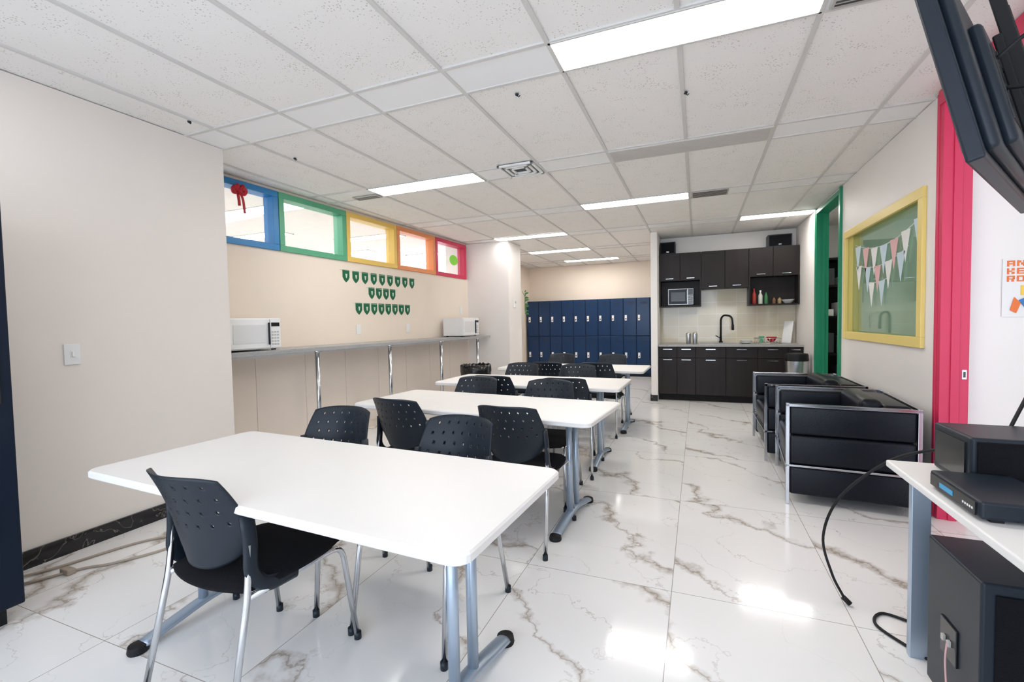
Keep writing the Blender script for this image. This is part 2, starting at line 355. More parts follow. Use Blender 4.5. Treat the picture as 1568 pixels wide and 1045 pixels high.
def shield(y,z,s,g):
    w=0.055*s; h=0.075*s
    pts=[(0.004,y-w,z+h),(0.004,y+w,z+h),(0.004,y+w,z-h*0.2),(0.004,y+w*0.6,z-h*0.65),(0.004,y,z-h),(0.004,y-w*0.6,z-h*0.65),(0.004,y-w,z-h*0.2)]
    poly('pennant',pts,0.004,PENN,g)
    w*=.28;h*=.35
    poly('pennant_mark',[(0.009,y-w,z+h),(0.009,y+w,z+h),(0.009,y+w*.5,z-h*.6),(0.009,y,z-h),(0.009,y-w*.5,z-h*.6)],0.002,PENW,g)
g=localgrp('green_pennant_banner')
for n,y0,y1,z in ((9,4.42,5.72,1.92),(4,4.86,5.28,1.735),(8,4.62,5.60,1.53)):
    for k in range(n): shield(y0+(y1-y0)*k/(n-1),z,1.0,g)
    T('string',[(0.006,y0-0.1,z+0.07),(0.006,(y0+y1)/2,z+0.06),(0.006,y1+0.1,z+0.07)],0.002,PENW,g,5)

# bar counter
g=localgrp('bar_counter')
B('counter_top',(0.003,0.455,2.57,7.32,1.07,1.11),GRAN,g,0.004)
B('wall_cleat',(0.003,0.03,2.6,7.3,1.02,1.07),WHITEP,g)
for y in (3.58,4.70,5.84,6.95):
    T('post',[(0.40,y,0.012),(0.40,y,1.07)],0.022,CHROME,g,14)
    lathe('post_foot',[(0.05,0),(0.05,0.008),(0.025,0.014)],CHROME,g,(0.40,y,0.0))
    lathe('post_collar',[(0.025,0),(0.045,0.012),(0.045,0.018)],CHROME,g,(0.40,y,1.052))
g=localgrp('wall_panelling')
B('panels',[(0.001,0.010,2.6+0.585*k,2.6+0.585*(k+1)-0.004,0.1,1.018) for k in range(8)],M('panel_beige',(0.84,0.74,0.65),0.5,noise=0.02),g,0.001)

def microwave(name,loc,rz,w,d,h,body,door):
    g=grp(name,loc,rz)
    B('body',(0,d,0,w,0.012,h),body,g,0.006)
    B('door',(d,d+0.014,0.01,w*0.76,0.022,h-0.01),body if door else BLACKP,g,0.003)
    B('door_glass',(d+0.0145,d+0.017,0.05,w*0.68,0.07,h-0.06),M('mw_glass',(0.74,0.74,0.74) if door else (0.02,0.02,0.02),0.2),g,0.0)
    B('control_panel',(d,d+0.012,w*0.78,w-0.008,0.022,h-0.01),body if door else DARK,g,0.002)
    B('display',(d+0.0125,d+0.014,w*0.80,w-0.02,h-0.075,h-0.04),DARK,g)
    B('handle',(d+0.014,d+0.034,w*0.73,w*0.75,0.05,h-0.04),BLACKP if door else CHROME,g,0.004)
    bt=[]
    for r in range(5):
        for c in range(3): bt.append((d+0.0125,d+0.014,w*0.80+c*0.028,w*0.80+c*0.028+0.02,0.045+r*0.028,0.06+r*0.028))
    B('buttons',bt,M('mw_btn',(0.5,0.5,0.5),0.5),g)
    B('feet',[(0.03,0.06,0.03,0.06,0,0.012),(d-0.06,d-0.03,0.03,0.06,0,0.012),(0.03,0.06,w-0.06,w-0.03,0,0.012),(d-0.06,d-0.03,w-0.06,w-0.03,0,0.012)],RUB,g)
microwave('microwave_oven',(-3.97,2.66,1.112),LR,0.52,0.33,0.29,WHITEP,True)
microwave('microwave_oven',(-3.79,6.42,1.112),LR,0.52,0.36,0.30,WHITEP,True)

def outlet(name,parentloc,y,z,kind,rz=LR):
    g=grp(name,parentloc,rz)
    B('plate',(0.001,0.009,y-0.04,y+0.04,z-0.062,z+0.062),WHITEP,g,0.003)
    if kind=='switch': B('toggle',(0.009,0.02,y-0.006,y+0.006,z-0.014,z+0.016),WHITEP,g,0.002); B('bezel',(0.009,0.0105,y-0.012,y+0.012,z-0.022,z+0.022),PAPER,g)
    else: B('sockets',[(0.009,0.0115,y-0.018,y+0.018,z+0.008,z+0.04),(0.009,0.0115,y-0.018,y+0.018,z-0.04,z-0.008)],PAPER,g,0.001)
outlet('light_switch',(-3.47,0,0),1.55,1.18,'switch',0)
outlet('wall_outlet',(-4.125,0,0),4.6,1.27,'o'); outlet('wall_outlet',(-4.125,0,0),5.6,1.27,'o'); outlet('wall_outlet',(-4.125,0,0),7.1,1.55,'s')
g=grp('thermostat',(-3.019,7.6,1.66)); B('body',(0,0.02,-0.05,0.05,-0.07,0.07),WHITEP,g,0.004); B('screen',(0.02,0.022,-0.03,0.03,0.0,0.04),GRILLE,g)
g=grp('hanging_plant',(-3.0,7.98,1.55))
T('stem',spline([(-0.015,0,0.35),(0.03,0.01,0.25),(0.04,-0.01,0.1),(0.05,0,-0.05)]),0.004,LEAF,g,6)
for k in range(14):
    z=0.33-0.03*k; s=1 if k%2 else -1; L=0.09; a=Vector((0.03,0,z)); d=Vector((0.8*abs(s)*(0.5+random.random()*.5),s*0.5,0.25-random.random()*0.6)).normalized()*L; sd=Vector((0.0,0.25,1)).normalized()*0.02
    poly('leaf',[a,a+d*0.4+sd,a+d*0.8+sd*0.7,a+d,a+d*0.8-sd*0.7,a+d*0.4-sd],0.002,LEAF,g)

# ---------------------------------------------------------------- trash bin with liner
g=grp('waste_bin',(-3.12,6.22,0))
lathe('bucket',[(0.15,0.0),(0.16,0.01),(0.205,0.62),(0.215,0.63),(0.215,0.66),(0.19,0.66),(0.19,0.6)],BLACKP,g)
bm=bmesh.new(); n=48; prof=[(0.222,0.50),(0.232,0.60),(0.228,0.68),(0.205,0.70),(0.18,0.60),(0.1,0.56)]
R=[]
for i,(r,z) in enumerate(prof): R.append([bm.verts.new(((r+random.uniform(-.008,.008))*math.cos(2*math.pi*k/n),(r+random.uniform(-.008,.008))*math.sin(2*math.pi*k/n),z+random.uniform(-.015,.015))) for k in range(n)])
for a,b in zip(R[:-1],R[1:]):
    for k in range(n): bm.faces.new((a[k],a[(k+1)%n],b[(k+1)%n],b[k]))
me=bpy.data.meshes.new('liner'); bm.to_mesh(me); bm.free(); obj('liner',me,BAG,g,True)

# ---------------------------------------------------------------- lockers
g=grp('locker_bank'); x0=-4.02; W=0.30; y=11.0
B('carcass',(x0,x0+W*11,y+0.02,11.395,0.0,1.845),NAVYD,g)
doors=[];vents=[];hnd=[];
for k in range(11):
    a=x0+W*k
    for z0,z1 in ((0.09,0.95),(0.965,1.84)):
        doors.append((a+0.006,a+W-0.006,y,y+0.02,z0,z1))
        hz=(z0+z1)/2-0.02
        hnd.append((a+0.035,a+0.085,y-0.012,y,hz-0.065,hz+0.065))
        for q in range(3): vents.append((a+0.10,a+W-0.06,y-0.0015,y,z1-0.09-q*0.025,z1-0.082-q*0.025))
B('doors',doors,NAVY,g,0.004); B('handles',hnd,WHITEP,g,0.004); B('louvres',vents,NAVYD,g)
B('locker_lock',[(h[0]+.015,h[1]-.015,h[2]-0.012,h[2],h[4]+0.03,h[4]+0.06) for h in hnd],DARK,g)

# ---------------------------------------------------------------- kitchen
g=grp('kitchen_base_cabinet'); yf=7.86
B('carcass',(-0.595,1.445,yf+0.02,8.475,0.10,0.88),CABS,g)
B('toe_kick',(-0.595,1.445,yf+0.07,8.47,0.0,0.10),CABS,g)
xb=[-0.595,-0.31,-0.03,0.41,0.85,1.25,1.445]; d=[];h=[]
for a,b in zip(xb[:-1],xb[1:]):
    d.append((a+0.003,b-0.003,yf,yf+0.02,0.11,0.70)); d.append((a+0.003,b-0.003,yf,yf+0.02,0.706,0.875))
    m=(a+b)/2; l=min(0.07,(b-a)*0.3); 
    h.append((m-l,m+l,yf-0.022,yf-0.012,0.835,0.845)); h.append((m-l,m+l,yf-0.022,yf-0.012,0.665,0.675))
    for q in (m-l,m+l-0.008):
        h.append((q,q+0.008,yf-0.014,yf,0.836,0.844)); h.append((q,q+0.008,yf-0.014,yf,0.666,0.674))
B('fronts',d,CAB,g,0.002); B('handles',h,CHROME,g)
B('counter_top',(-0.598,1.447,yf-0.03,8.477,0.88,0.915),GRAN2,g,0.004)
B('sink_rim',[(0.02,0.62,8.0,8.02,0.915,0.921),(0.02,0.62,8.36,8.38,0.915,0.921),(0.02,0.04,8.02,8.36,0.915,0.921),(0.60,0.62,8.02,8.36,0.915,0.921)],STEEL,g,0.002)
B('sink_bowl',(0.04,0.60,8.02,8.36,0.9152,0.917),M('sink_dark',(0.12,0.12,0.12),0.3,0.8),g)
B('trim_backsplash',(-0.598,1.447,8.46,8.479,0.916,1.83),BSPL)
g=grp('kitchen_wall_cabinet'); yu=8.15
d=[];h=[]
B('box_left',(-0.595,0.055,yu+0.02,8.458,1.965,2.42),CABS,g)
B('niche_left',[(-0.595,-0.575,yu,8.458,1.53,1.965),(0.037,0.057,yu,8.458,1.53,1.965),(-0.575,0.037,yu,8.458,1.53,1.55),(-0.575,0.037,8.44,8.458,1.55,1.965)],CAB,g)
B('box_mid',(0.06,0.75,yu+0.02,8.458,1.815,2.42),CABS,g)
B('box_right',(0.755,1.445,yu+0.02,8.458,1.97,2.42),CABS,g)
B('niche_right',[(0.753,0.773,yu,8.458,1.52,1.97),(1.425,1.445,yu,8.458,1.52,1.97),(0.773,1.425,yu,8.458,1.52,1.54),(0.773,1.425,8.44,8.458,1.54,1.97)],CAB,g)
xu=[-0.595,-0.268,0.057,0.41,0.753,1.09,1.445]
for i,(a,b) in enumerate(zip(xu[:-1],xu[1:])):
    zb=(1.965,1.965,1.815,1.815,1.97,1.97)[i]
    d.append((a+0.003,b-0.003,yu,yu+0.02,zb,2.42)); m=(a+b)/2
    h.append((m-0.06,m+0.06,yu-0.022,yu-0.012,zb+0.03,zb+0.04)); 
    for q in (m-.06,m+.052): h.append((q,q+0.008,yu-0.014,yu,zb+0.031,zb+0.039))
B('doors',d,CAB,g,0.002); B('handles',h,CHROME,g)
microwave('toaster_oven',(-0.46,8.42,1.552),-math.pi/2,0.40,0.26,0.28,STEEL,False)
def boxspk(name,x0,x1,y0,y1,z0,z1):
    g=grp(name); B('cabinet',(x0,x1,y0,y1,z0,z1),BLACKP,g,0.006); B('grille',(x0+.015,x1-.015,y0-.008,y0,z0+.015,z1-.015),FABRIC,g,0.003)
    B('badge',((x0+x1)/2-.02,(x0+x1)/2+.02,y0-.0095,y0-.008,z0+.03,z0+.04),CHROME,g)
boxspk('bookshelf_speaker',-0.585,-0.34,8.18,8.40,2.42,2.62)
boxspk('bookshelf_speaker',1.02,1.35,8.18,8.40,2.42,2.61)
g=grp('kitchen_faucet')
T('spout',fillet([(0.36,8.40,0.925),(0.36,8.40,1.32),(0.40,8.35,1.38),(0.52,8.25,1.36),(0.53,8.24,1.20)],0.09,6),0.015,RUB,g,12)
T('spray_head',[(0.53,8.24,1.22),(0.531,8.239,1.13)],0.020,RUB,g,12)
T('lever',[(0.345,8.40,1.0),(0.28,8.40,1.04)],0.007,RUB,g,8)
lathe('base',[(0.03,0),(0.03,0.02),(0.018,0.03),(0.018,0.1)],RUB,g,(0.36,8.41,0.922))
def bottle(name,x,y,z,r,hh,mat,cap=WHITEP):
    g=grp(name,(x,y,z)); lathe('body',[(r*.9,0),(r,0.01),(r,hh*.62),(r*.4,hh*.8),(r*.35,hh*.9)],mat,g); lathe('cap',[(r*.45,hh*.9),(r*.45,hh),(r*.3,hh)],cap,g)
bottle('cleaning_bottle',0.84,8.28,1.54,0.032,0.25,M('bottle_red',(0.35,0.03,0.02),0.3),RP)
bottle('cleaning_bottle',0.93,8.28,1.54,0.032,0.22,M('bottle_white',(0.55,0.58,0.50),0.3))
bottle('dish_soap_bottle',1.01,8.28,1.54,0.028,0.20,M('bottle_green',(0.04,0.18,0.06),0.3),RUB)
bottle('spice_jar',1.12,8.28,1.54,0.028,0.11,M('spice',(0.18,0.09,0.04),0.3),RUB); bottle('spice_jar',1.20,8.3,1.54,0.028,0.11,M('spice2',(0.35,0.26,0.12),0.3),RUB)
g=grp('serving_bowl',(1.31,8.27,1.54)); lathe('bowl',[(0.03,0),(0.05,0.01),(0.09,0.06),(0.085,0.062),(0.04,0.02)],WHITEP,g)
for x in (-0.14,-0.04):
    g=grp('steel_tumbler',(x,8.1,0.915)); lathe('cup',[(0.032,0),(0.036,0.01),(0.04,0.15),(0.036,0.17),(0.03,0.18)],STEEL,g)
g=grp('dish_rack')
T('wires',[[(0.86+0.045*k,8.1,0.93),(0.86+0.045*k,8.1,1.0),(0.86+0.045*k,8.35,1.0),(0.86+0.045*k,8.35,0.93),(0.86+0.045*k,8.1,0.93)] for k in range(8)],0.003,CHROME,g,6)
T('rails',[[(0.84,8.1,1.0),(1.2,8.1,1.0),(1.2,8.35,1.0),(0.84,8.35,1.0),(0.84,8.1,1.0)],[(0.84,8.1,0.922),(1.2,8.1,0.922),(1.2,8.35,0.922),(0.84,8.35,0.922),(0.84,8.1,0.922)]],0.004,CHROME,g,6)
lathe('red_bowl',[(0.03,0),(0.07,0.05),(0.075,0.08),(0.07,0.08),(0.03,0.02)],RP,g,(1.08,8.22,0.94))
lathe('green_cup',[(0.03,0),(0.04,0.10),(0.036,0.10),(0.028,0.01)],M('green_cup',(0.1,0.4,0.2),0.4),g,(0.94,8.22,0.93))
g=grp('dinner_plate')
for k in range(4): lathe('plate_%d'%k,[(0.05,0.0),(0.10,0.014),(0.098,0.018),(0.04,0.005)],WHITEP,g,(0.72,8.2,0.918+k*0.012))
g=grp('cutting_board'); poly('board',[(1.25,8.40,0.916),(1.36,8.30,0.916),(1.41,8.36,1.26),(1.30,8.455,1.26)],0.014,WHITEP,g)
g=grp('steel_trash_can',(1.27,7.33,0))
lathe('body',[(0.135,0),(0.14,0.01),(0.14,0.72)],STEEL,g); lathe('band',[(0.143,0.72),(0.143,0.75)],RUB,g); lathe('lid',[(0.14,0.75),(0.138,0.80),(0.13,0.82),(0.03,0.83)],RUB,g); 

# ---------------------------------------------------------------- right wall openings
g=grp('window_6'); y0,y1,z0,z1=4.01,5.80,1.11,2.18; t=0.075
B('casing',[(1.425,1.45,y0-.02,y1+.02,z0-.02,z0+t-.02),(1.425,1.45,y0-.02,y1+.02,z1-t+.02,z1+.02),(1.425,1.45,y0-.02,y0+t-.02,z0+t-.02,z1-t+.02),(1.425,1.45,y1-t+.02,y1+.02,z0+t-.02,z1-t+.02)],YEL2,g,0.003)
B('reveal',[(1.45,1.56,y0+.002,y0+.02,z0+.02,z1-.02),(1.45,1.56,y1-.02,y1-.002,z0+.02,z1-.02),(1.45,1.56,y0,y1,z0+.002,z0+.02),(1.45,1.56,y0,y1,z1-.02,z1-.002)],YEL2,g)
B('glass',(1.50,1.506,y0+.02,y1-.02,z0+.02,z1-.02),GLASSG,g)
g=grp('pennant_bunting')
pm=[LBLUE,PAPER,PINK]
def bunt(ya,za,yb,zb,n,sag,s):
    pts=[]
    for k in range(n*2+1):
        t=k/(n*2); pts.append((1.493,ya+(yb-ya)*t,za+(zb-za)*t-sag*4*t*(1-t)))
    T('cord',pts,0.003,PAPER,g,5)
    for k in range(n):
        c=Vector(pts[2*k+1]); 
        poly('flag',[(1.488,c.y-s*.5,c.z),(1.488,c.y+s*.5,c.z),(1.488,c.y,c.z-s*1.45)],0.002,pm[k%3],g)
bunt(4.10,2.06,5.68,2.04,7,0.12,0.17)
bunt(4.40,1.85,5.66,1.84,5,0.08,0.16)
bunt(4.8,1.64,5.3,1.64,2,0.02,0.15)
g=grp('office_desk'); B('top',(2.6,3.6,4.3,5.6,0.72,0.75),TABLE,g,0.004); B('legs',[(2.62,2.67,4.32,4.37,0,0.72),(3.53,3.58,4.32,4.37,0,0.72),(2.62,2.67,5.53,5.58,0,0.72),(3.53,3.58,5.53,5.58,0,0.72)],GREYMET,g)
B('trim_green_doorframe',[(1.43,1.57,7.04,7.078,0,2.70),(1.43,1.57,6.002,6.04,0,2.70),(1.43,1.57,6.04,7.04,2.65,2.70),
  (1.425,1.45,7.078,7.11,0,2.72),(1.425,1.45,5.96,6.002,0,2.72),(1.50,1.53,7.03,7.04,0,2.65)],GREEND,None,0.002)
g=grp('storage_shelf')
B('uprights',[(x,x+0.03,y,y+0.03,0,2.2) for x in (1.62,2.1,2.6) for y in (8.0,8.44)],BLACKP,g)
B('shelves',[(1.62,2.63,8.0,8.47,z,z+0.03) for z in (0.2,0.75,1.3,1.75,2.15)],CABS,g)
B('back_sheet',(1.62,2.63,8.47,8.48,0.2,2.18),CABS,g)
B('bins',[(1.66+0.24*k,1.87+0.24*k,8.05,8.4,z,z+hh) for k,z,hh in ((0,0.78,0.3),(1,0.78,0.25),(2,1.33,0.28),(3,1.33,0.2),(0,1.78,0.25),(2,1.78,0.2),(1,0.23,0.35),(3,0.23,0.3),(3,1.78,.3))],M('bins_grey',(0.05,0.055,0.06),0.5),g,0.01)
B('boxes',[(1.67+0.24*k,1.86+0.24*k,8.05,8.4,z,z+hh) for k,z,hh in ((1,1.33,0.2),(3,0.78,0.2),(1,1.78,0.12),(0,1.33,0.1))],PAPER,g,0.004)
B('trim_red_doorframe',[(1.43,1.575,3.722,3.768,0,2.705),(1.425,1.45,3.768,3.80,0,2.72),(1.482,1.525,3.712,3.722,0,2.66),
   (1.43,1.575,2.502,2.55,0,2.705),(1.425,1.45,2.46,2.502,0,2.72),(1.43,1.575,2.55,3.722,2.66,2.705),(1.42,1.45,2.5,3.77,2.64,2.73)],RED,None,0.002)
g=grp('door_strike_plate',(1.552,3.722,0.94)); B('plate',(-0.012,0.012,-0.003,0.0,-0.03,0.03),STEEL,g,0.001); B('hole',(-0.006,0.006,-0.004,-0.003,-0.018,0.018),DARK,g)
# posters
g=grp('wall_poster'); B('sheet',(1.755,2.15,3.792,3.798,1.30,1.655),PAPER,g)
def letters(rows,x0,ztop,lh,lw,gap,yf):
    ST={'A':((0,0,.25,1),(.75,0,1,1),(.25,.75,.75,1),(.25,.35,.75,.55)),'N':((0,0,.25,1),(.75,0,1,1),(.25,.6,.5,.95),(.5,.25,.75,.6)),'K':((0,0,.25,1),(.25,.38,.6,.6),(.6,.6,.95,1),(.6,0,.95,.38)),
        'E':((0,0,.25,1),(.25,.8,1,1),(.25,.4,.85,.6),(.25,0,1,.2)),'P':((0,0,.25,1),(.25,.8,1,1),(.75,.45,1,.8),(.25,.35,1,.5)),'R':((0,0,.25,1),(.25,.8,1,1),(.75,.5,1,.8),(.25,.4,1,.55),(.6,0,.9,.4)),
        'O':((0,0,.25,1),(.75,0,1,1),(.25,.8,.75,1),(.25,0,.75,.2)),'S':((0,.8,1,1),(0,.5,.25,.8),(0,.4,1,.6),(.75,.2,1,.4),(0,0,1,.2)),' ':()}
    bs=[]
    for r,t in enumerate(rows):
        for k,ch in enumerate(t):
            for a,b,c,dd in ST[ch]:
                bs.append((x0+k*(lw+gap)+a*lw,x0+k*(lw+gap)+c*lw,yf,yf+0.003,ztop-(r+1)*lh*1.3+b*lh,ztop-(r+1)*lh*1.3+dd*lh))
    return bs
B('lettering',letters(('ANN','KEEPS','ROOR'),1.775,1.655,0.036,0.036,0.010,3.789),ORP,g)
B('graphic',[(1.84,2.12,3.789,3.792,1.43,1.49)],YP,g)
poly('sticker',[(1.83,3.788,1.40),(1.88,3.788,1.32),(2.02,3.788,1.38),(1.95,3.788,1.46)],0.002,BP,g)
poly('hands_graphic',[(1.79,3.7885,1.34),(1.82,3.7885,1.32),(1.84,3.7885,1.38),(1.81,3.7885,1.42)],0.002,ORP,g)

# ---------------------------------------------------------------- stacking chair meshes (shared)
def chair_meshes():
    out=[]
    bm=bmesh.new(); NU,NV=24,14
    def P(u,v):
        U=u*2-1
        if v<0.35: w=0.165+0.048*math.sin(v/0.35*math.pi/2)
        else: w=0.213-0.028*((v-0.35)/0.65)**1.3
        zz=0.50+0.35*v*(1-0.05*abs(U)**4) +0.06*(abs(U)**3)*(1-v)
        x=U*w
        y=-0.215-0.075*v*v-0.03*v+0.070*(U*U)
        return Vector((x,y,zz))
    holes=set()
    for r,row in enumerate((12,10,8,6)):
        for c in range(2,NU-2,3):
            cc=c+(r%2)
            if cc<NU-2: holes.add((cc,row))
    for i in range(NU):
        for j in range(NV):
            u0,u1=i/NU,(i+1)/NU; v0,v1=j/NV,(j+1)/NV; um,vm=(u0+u1)/2,(v0+v1)/2
            if (i,j) in holes:
                bd=[(u0,v0),(um,v0),(u1,v0),(u1,vm),(u1,v1),(um,v1),(u0,v1),(u0,vm)]
                inn=[]
                for a,b in bd:
                    du,dv=a-um,b-vm; l=math.hypot(du*NU,dv*NV*0.75); inn.append((um+du/l*0.28,vm+dv/l*0.22) )
                A=[bm.verts.new(P(*q)) for q in bd]; I=[bm.verts.new(P(*q)) for q in inn]
                for k in range(8): bm.faces.new((A[k],A[(k+1)%8],I[(k+1)%8],I[k]))
            else:
                bm.faces.new([bm.verts.new(P(*q)) for q in ((u0,v0),(um,v0),(u1,v0),(u1,vm),(u1,v1),(um,v1),(u0,v1),(u0,vm))])
    bmesh.ops.remove_doubles(bm,verts=bm.verts[:],dist=0.0004)
    bmesh.ops.recalc_face_normals(bm,faces=bm.faces[:])
    me=bpy.data.meshes.new('chair_back'); bm.to_mesh(me); bm.free(); me.materials.append(BLACKP)
    for p in me.polygons: p.use_smooth=True
    out.append(('back_shell',me,'solid'))
    bm=bmesh.new(); n=12; G={}
    def sp(i,j,top):
        U=i/n*2-1; V=j/n*2-1
        sq=lambda a,b:a*math.sqrt(1-0.30*b*b)
        x=sq(U,V)*0.24; y=sq(V,U)*0.245+0.02
        e=max(abs(U),abs(V))
        z=(0.475-0.028*e**6-0.02*max(0,V)**3+0.006*U*U) if top else (0.425+0.012*e**4)
        return (x,y,z)
    for top in (0,1):
        for i in range(n+1):
            for j in range(n+1): G[top,i,j]=bm.verts.new(sp(i,j,top))
    for i in range(n):
        for j in range(n):
            bm.faces.new((G[1,i,j],G[1,i+1,j],G[1,i+1,j+1],G[1,i,j+1])); bm.faces.new((G[0,i,j],G[0,i,j+1],G[0,i+1,j+1],G[0,i+1,j]))
    for k in range(n):
        for a,b in (((k,0),(k+1,0)),((n,k),(n,k+1)),((k+1,n),(k,n)),((0,k+1),(0,k))):
            bm.faces.new((G[0,a[0],a[1]],G[0,b[0],b[1]],G[1,b[0],b[1]],G[1,a[0],a[1]]))
    bmesh.ops.recalc_face_normals(bm,faces=bm.faces[:])
    me=bpy.data.meshes.new('chair_seat'); bm.to_mesh(me); bm.free(); me.materials.append(FABRIC)
    for p in me.polygons: p.use_smooth=True
    out.append(('seat_cushion',me,None))
    bm=bmesh.new()
    for s in (-1,1):
        tubebm(bm,fillet([(s*0.212,-0.175,0.60),(s*0.218,-0.185,0.45),(s*0.235,-0.28,0.012)],0.10,6),0.0115)
        tubebm(bm,fillet([(s*0.238,0.27,0.012),(s*0.222,0.215,0.425),(s*0.216,-0.19,0.425)],0.06,6),0.0115)
    for y in (-0.12,0.14): tubebm(bm,[(-0.216,y,0.418),(0.216,y,0.418)],0.010)
    bmesh.ops.recalc_face_normals(bm,faces=bm.faces[:])
    me=bpy.data.meshes.new('chair_frame'); bm.to_mesh(me); bm.free(); me.materials.append(CHROME)
    for p in me.polygons: p.use_smooth=True
    out.append(('leg_frame',me,None))
    bm=bmesh.new()
    for s in (-1,1):
        tubebm(bm,fillet([(s*0.204,-0.172,0.70),(s*0.212,-0.165,0.60),(s*0.218,-0.175,0.50),(s*0.220,-0.12,0.435),(s*0.220,0.0,0.43)],0.06,5),0.012,10,0.026)
        for x,y in ((0.235,-0.282),(0.238,0.272)): tubebm(bm,[(s*x,y,0.0),(s*x,y,0.03)],0.015)
    bmesh.ops.recalc_face_normals(bm,faces=bm.faces[:])
    me=bpy.data.meshes.new('chair_bracket'); bm.to_mesh(me); bm.free(); me.materials.append(BLACKP)
    for p in me.polygons: p.use_smooth=True
    out.append(('side_brackets',me,None))
    return out
CM=chair_meshes()
def chair(x,y,rdeg):
    g=grp('stacking_chair',(x,y,0),math.radians(rdeg))
    for nme,me,kind in CM:
        o=obj(nme,me,None,g)
        if kind=='solid':
            md=o.modifiers.new('solid','SOLIDIFY'); md.thickness=0.007; md.offset=0
chair(-1.585,1.235,-3)
chair(-1.87,1.80,184); chair(-1.12,1.76,176)
chair(-1.80,2.70,-6); chair(-1.01,2.66,-2)
chair(-1.80,3.36,178); chair(-1.10,3.30,182)
chair(-1.72,4.02,-3); chair(-1.06,4.00,2)
chair(-1.88,4.72,180); chair(-1.20,4.68,184)
chair(-1.66,5.42,0); chair(-1.06,5.44,-4)
chair(-1.85,6.28,180); chair(-1.12,6.25,176)

# ---------------------------------------------------------------- tables
def rtop(name,w,d,z0,z1,r,mat,parent):
    bm=bmesh.new(); pts=[]
    for cx,cy,a0 in ((w/2-r,d/2-r,0),(-w/2+r,d/2-r,90),(-w/2+r,-d/2+r,180),(w/2-r,-d/2+r,270)):
        for k in range(7):
            a=math.radians(a0+15*k); pts.append((cx+r*math.cos(a),cy+r*math.sin(a)))
    e=0.006
    rings=[[bm.verts.new((x*(1-o/(w/2)),y*(1-o/(d/2)),z)) for x,y in pts] for z,o in ((z0,e),(z0+e,0),(z1-e,0),(z1,e))]
    n=len(pts)
    for a,b in zip(rings[:-1],rings[1:]):
        for k in range(n): bm.faces.new((a[k],a[(k+1)%n],b[(k+1)%n],b[k]))
    bm.faces.new(rings[0][::-1]); bm.faces.new(rings[-1])
    me=bpy.data.meshes.new(name); bm.to_mesh(me); bm.free(); return obj(name,me,mat,parent)
def table(x,y,rdeg,w=1.84,d=0.75):
    g=grp('training_table',(x,y,0),math.radians(rdeg))
    rtop('table_top',w,d,0.708,0.74,0.05,TABLE,g)
    for s,nm in ((-1,'left'),(1,'right')):
        lx=s*(w/2-0.24)
        T('leg_column_'+nm,[[(lx-0.0,-0.062,0.06),(lx,-0.062,0.70)],[(lx,0.062,0.06),(lx,0.062,0.70)]],0.020,GREYMET,g,14)
        T('foot_'+nm,spline([(lx,-0.31,0.022),(lx,-0.20,0.045),(lx,0,0.075),(lx,0.20,0.045),(lx,0.31,0.022)]),0.032,GREYMET,g,12,0.016)
        for q in (-0.325,0.325):
            lathe('glide',[(0.036,0.0),(0.038,0.008),(0.034,0.03),(0.02,0.036)],RUB,g,(lx,q,0.0),16)
        B('bracket_'+nm,(lx-0.03,lx+0.03,-0.28,0.28,0.685,0.707),GREYMET,g,0.004)
    B('cross_rail',(-w/2+0.27,w/2-0.27,-0.02,0.02,0.665,0.70),GREYMET,g,0.003)
table(-1.435,1.40,-3)
table(-1.45,3.0,-5)
table(-1.53,4.30,-1)
table(-1.48,5.75,-1)

# ---------------------------------------------------------------- club armchairs
CHROMED=M('satin_chrome',(0.52,0.53,0.56),0.16,1.0)
def armchair(x,y,rdeg,D,W,H=0.72):
    g=grp('club_armchair',(x,y,0),math.radians(rdeg))
    A=0.15; b=0.022
    for nm,y0,y1 in (('arm_near',0.012,A),('arm_far',W-A,W-0.012)):
        for k,(z0,z1) in enumerate(((0.07,0.27),(0.285,0.49),(0.495,0.70))):
            B('%s_pad_%d'%(nm,k),(0.02,D-0.02,y0,y1,z0,z1),LEATHER,g,b,4)
    for k,(z0,z1) in enumerate(((0.07,0.27),(0.285,0.49),(0.495,0.71))):
        B('back_pad_%d'%k,(D-0.17,D-0.015,A,W-A,z0,z1),LEATHER,g,b,4)
    B('base',(0.025,D-0.17,A,W-A,0.10,0.27),LEATHER,g,0.015,3)
    B('seat_cushion',(0.012,D-0.175,A+0.004,W-A-0.004,0.272,0.45),LEATHER,g,0.04,5)
    B('back_cushion',(D-0.30,D-0.16,A+0.01,W-A-0.01,0.40,0.745),LEATHER,g,0.045,5)
    fr=[]
    p=0.024
    for px in (0,D-p):
        for py in (0,W-p): fr.append((px,px+p,py,py+p,0,H))
    fr+= [(0,D,0,0.012,H-0.026,H-0.004),(0,D,W-0.012,W,H-0.026,H-0.004),(D-0.012,D,0,W,H-0.026,H-0.004)]
    fr+= [(0,D,0,0.013,0.27,0.285),(0,D,W-0.013,W,0.27,0.285),(D-0.013,D,0,W,0.27,0.285),(0,0.012,0,W,0.262,0.275)]
    B('chrome_frame',fr,CHROMED,g,0.003)
armchair(0.575,3.69,-4,0.75,0.96)
armchair(0.57,4.74,0,0.78,1.0)

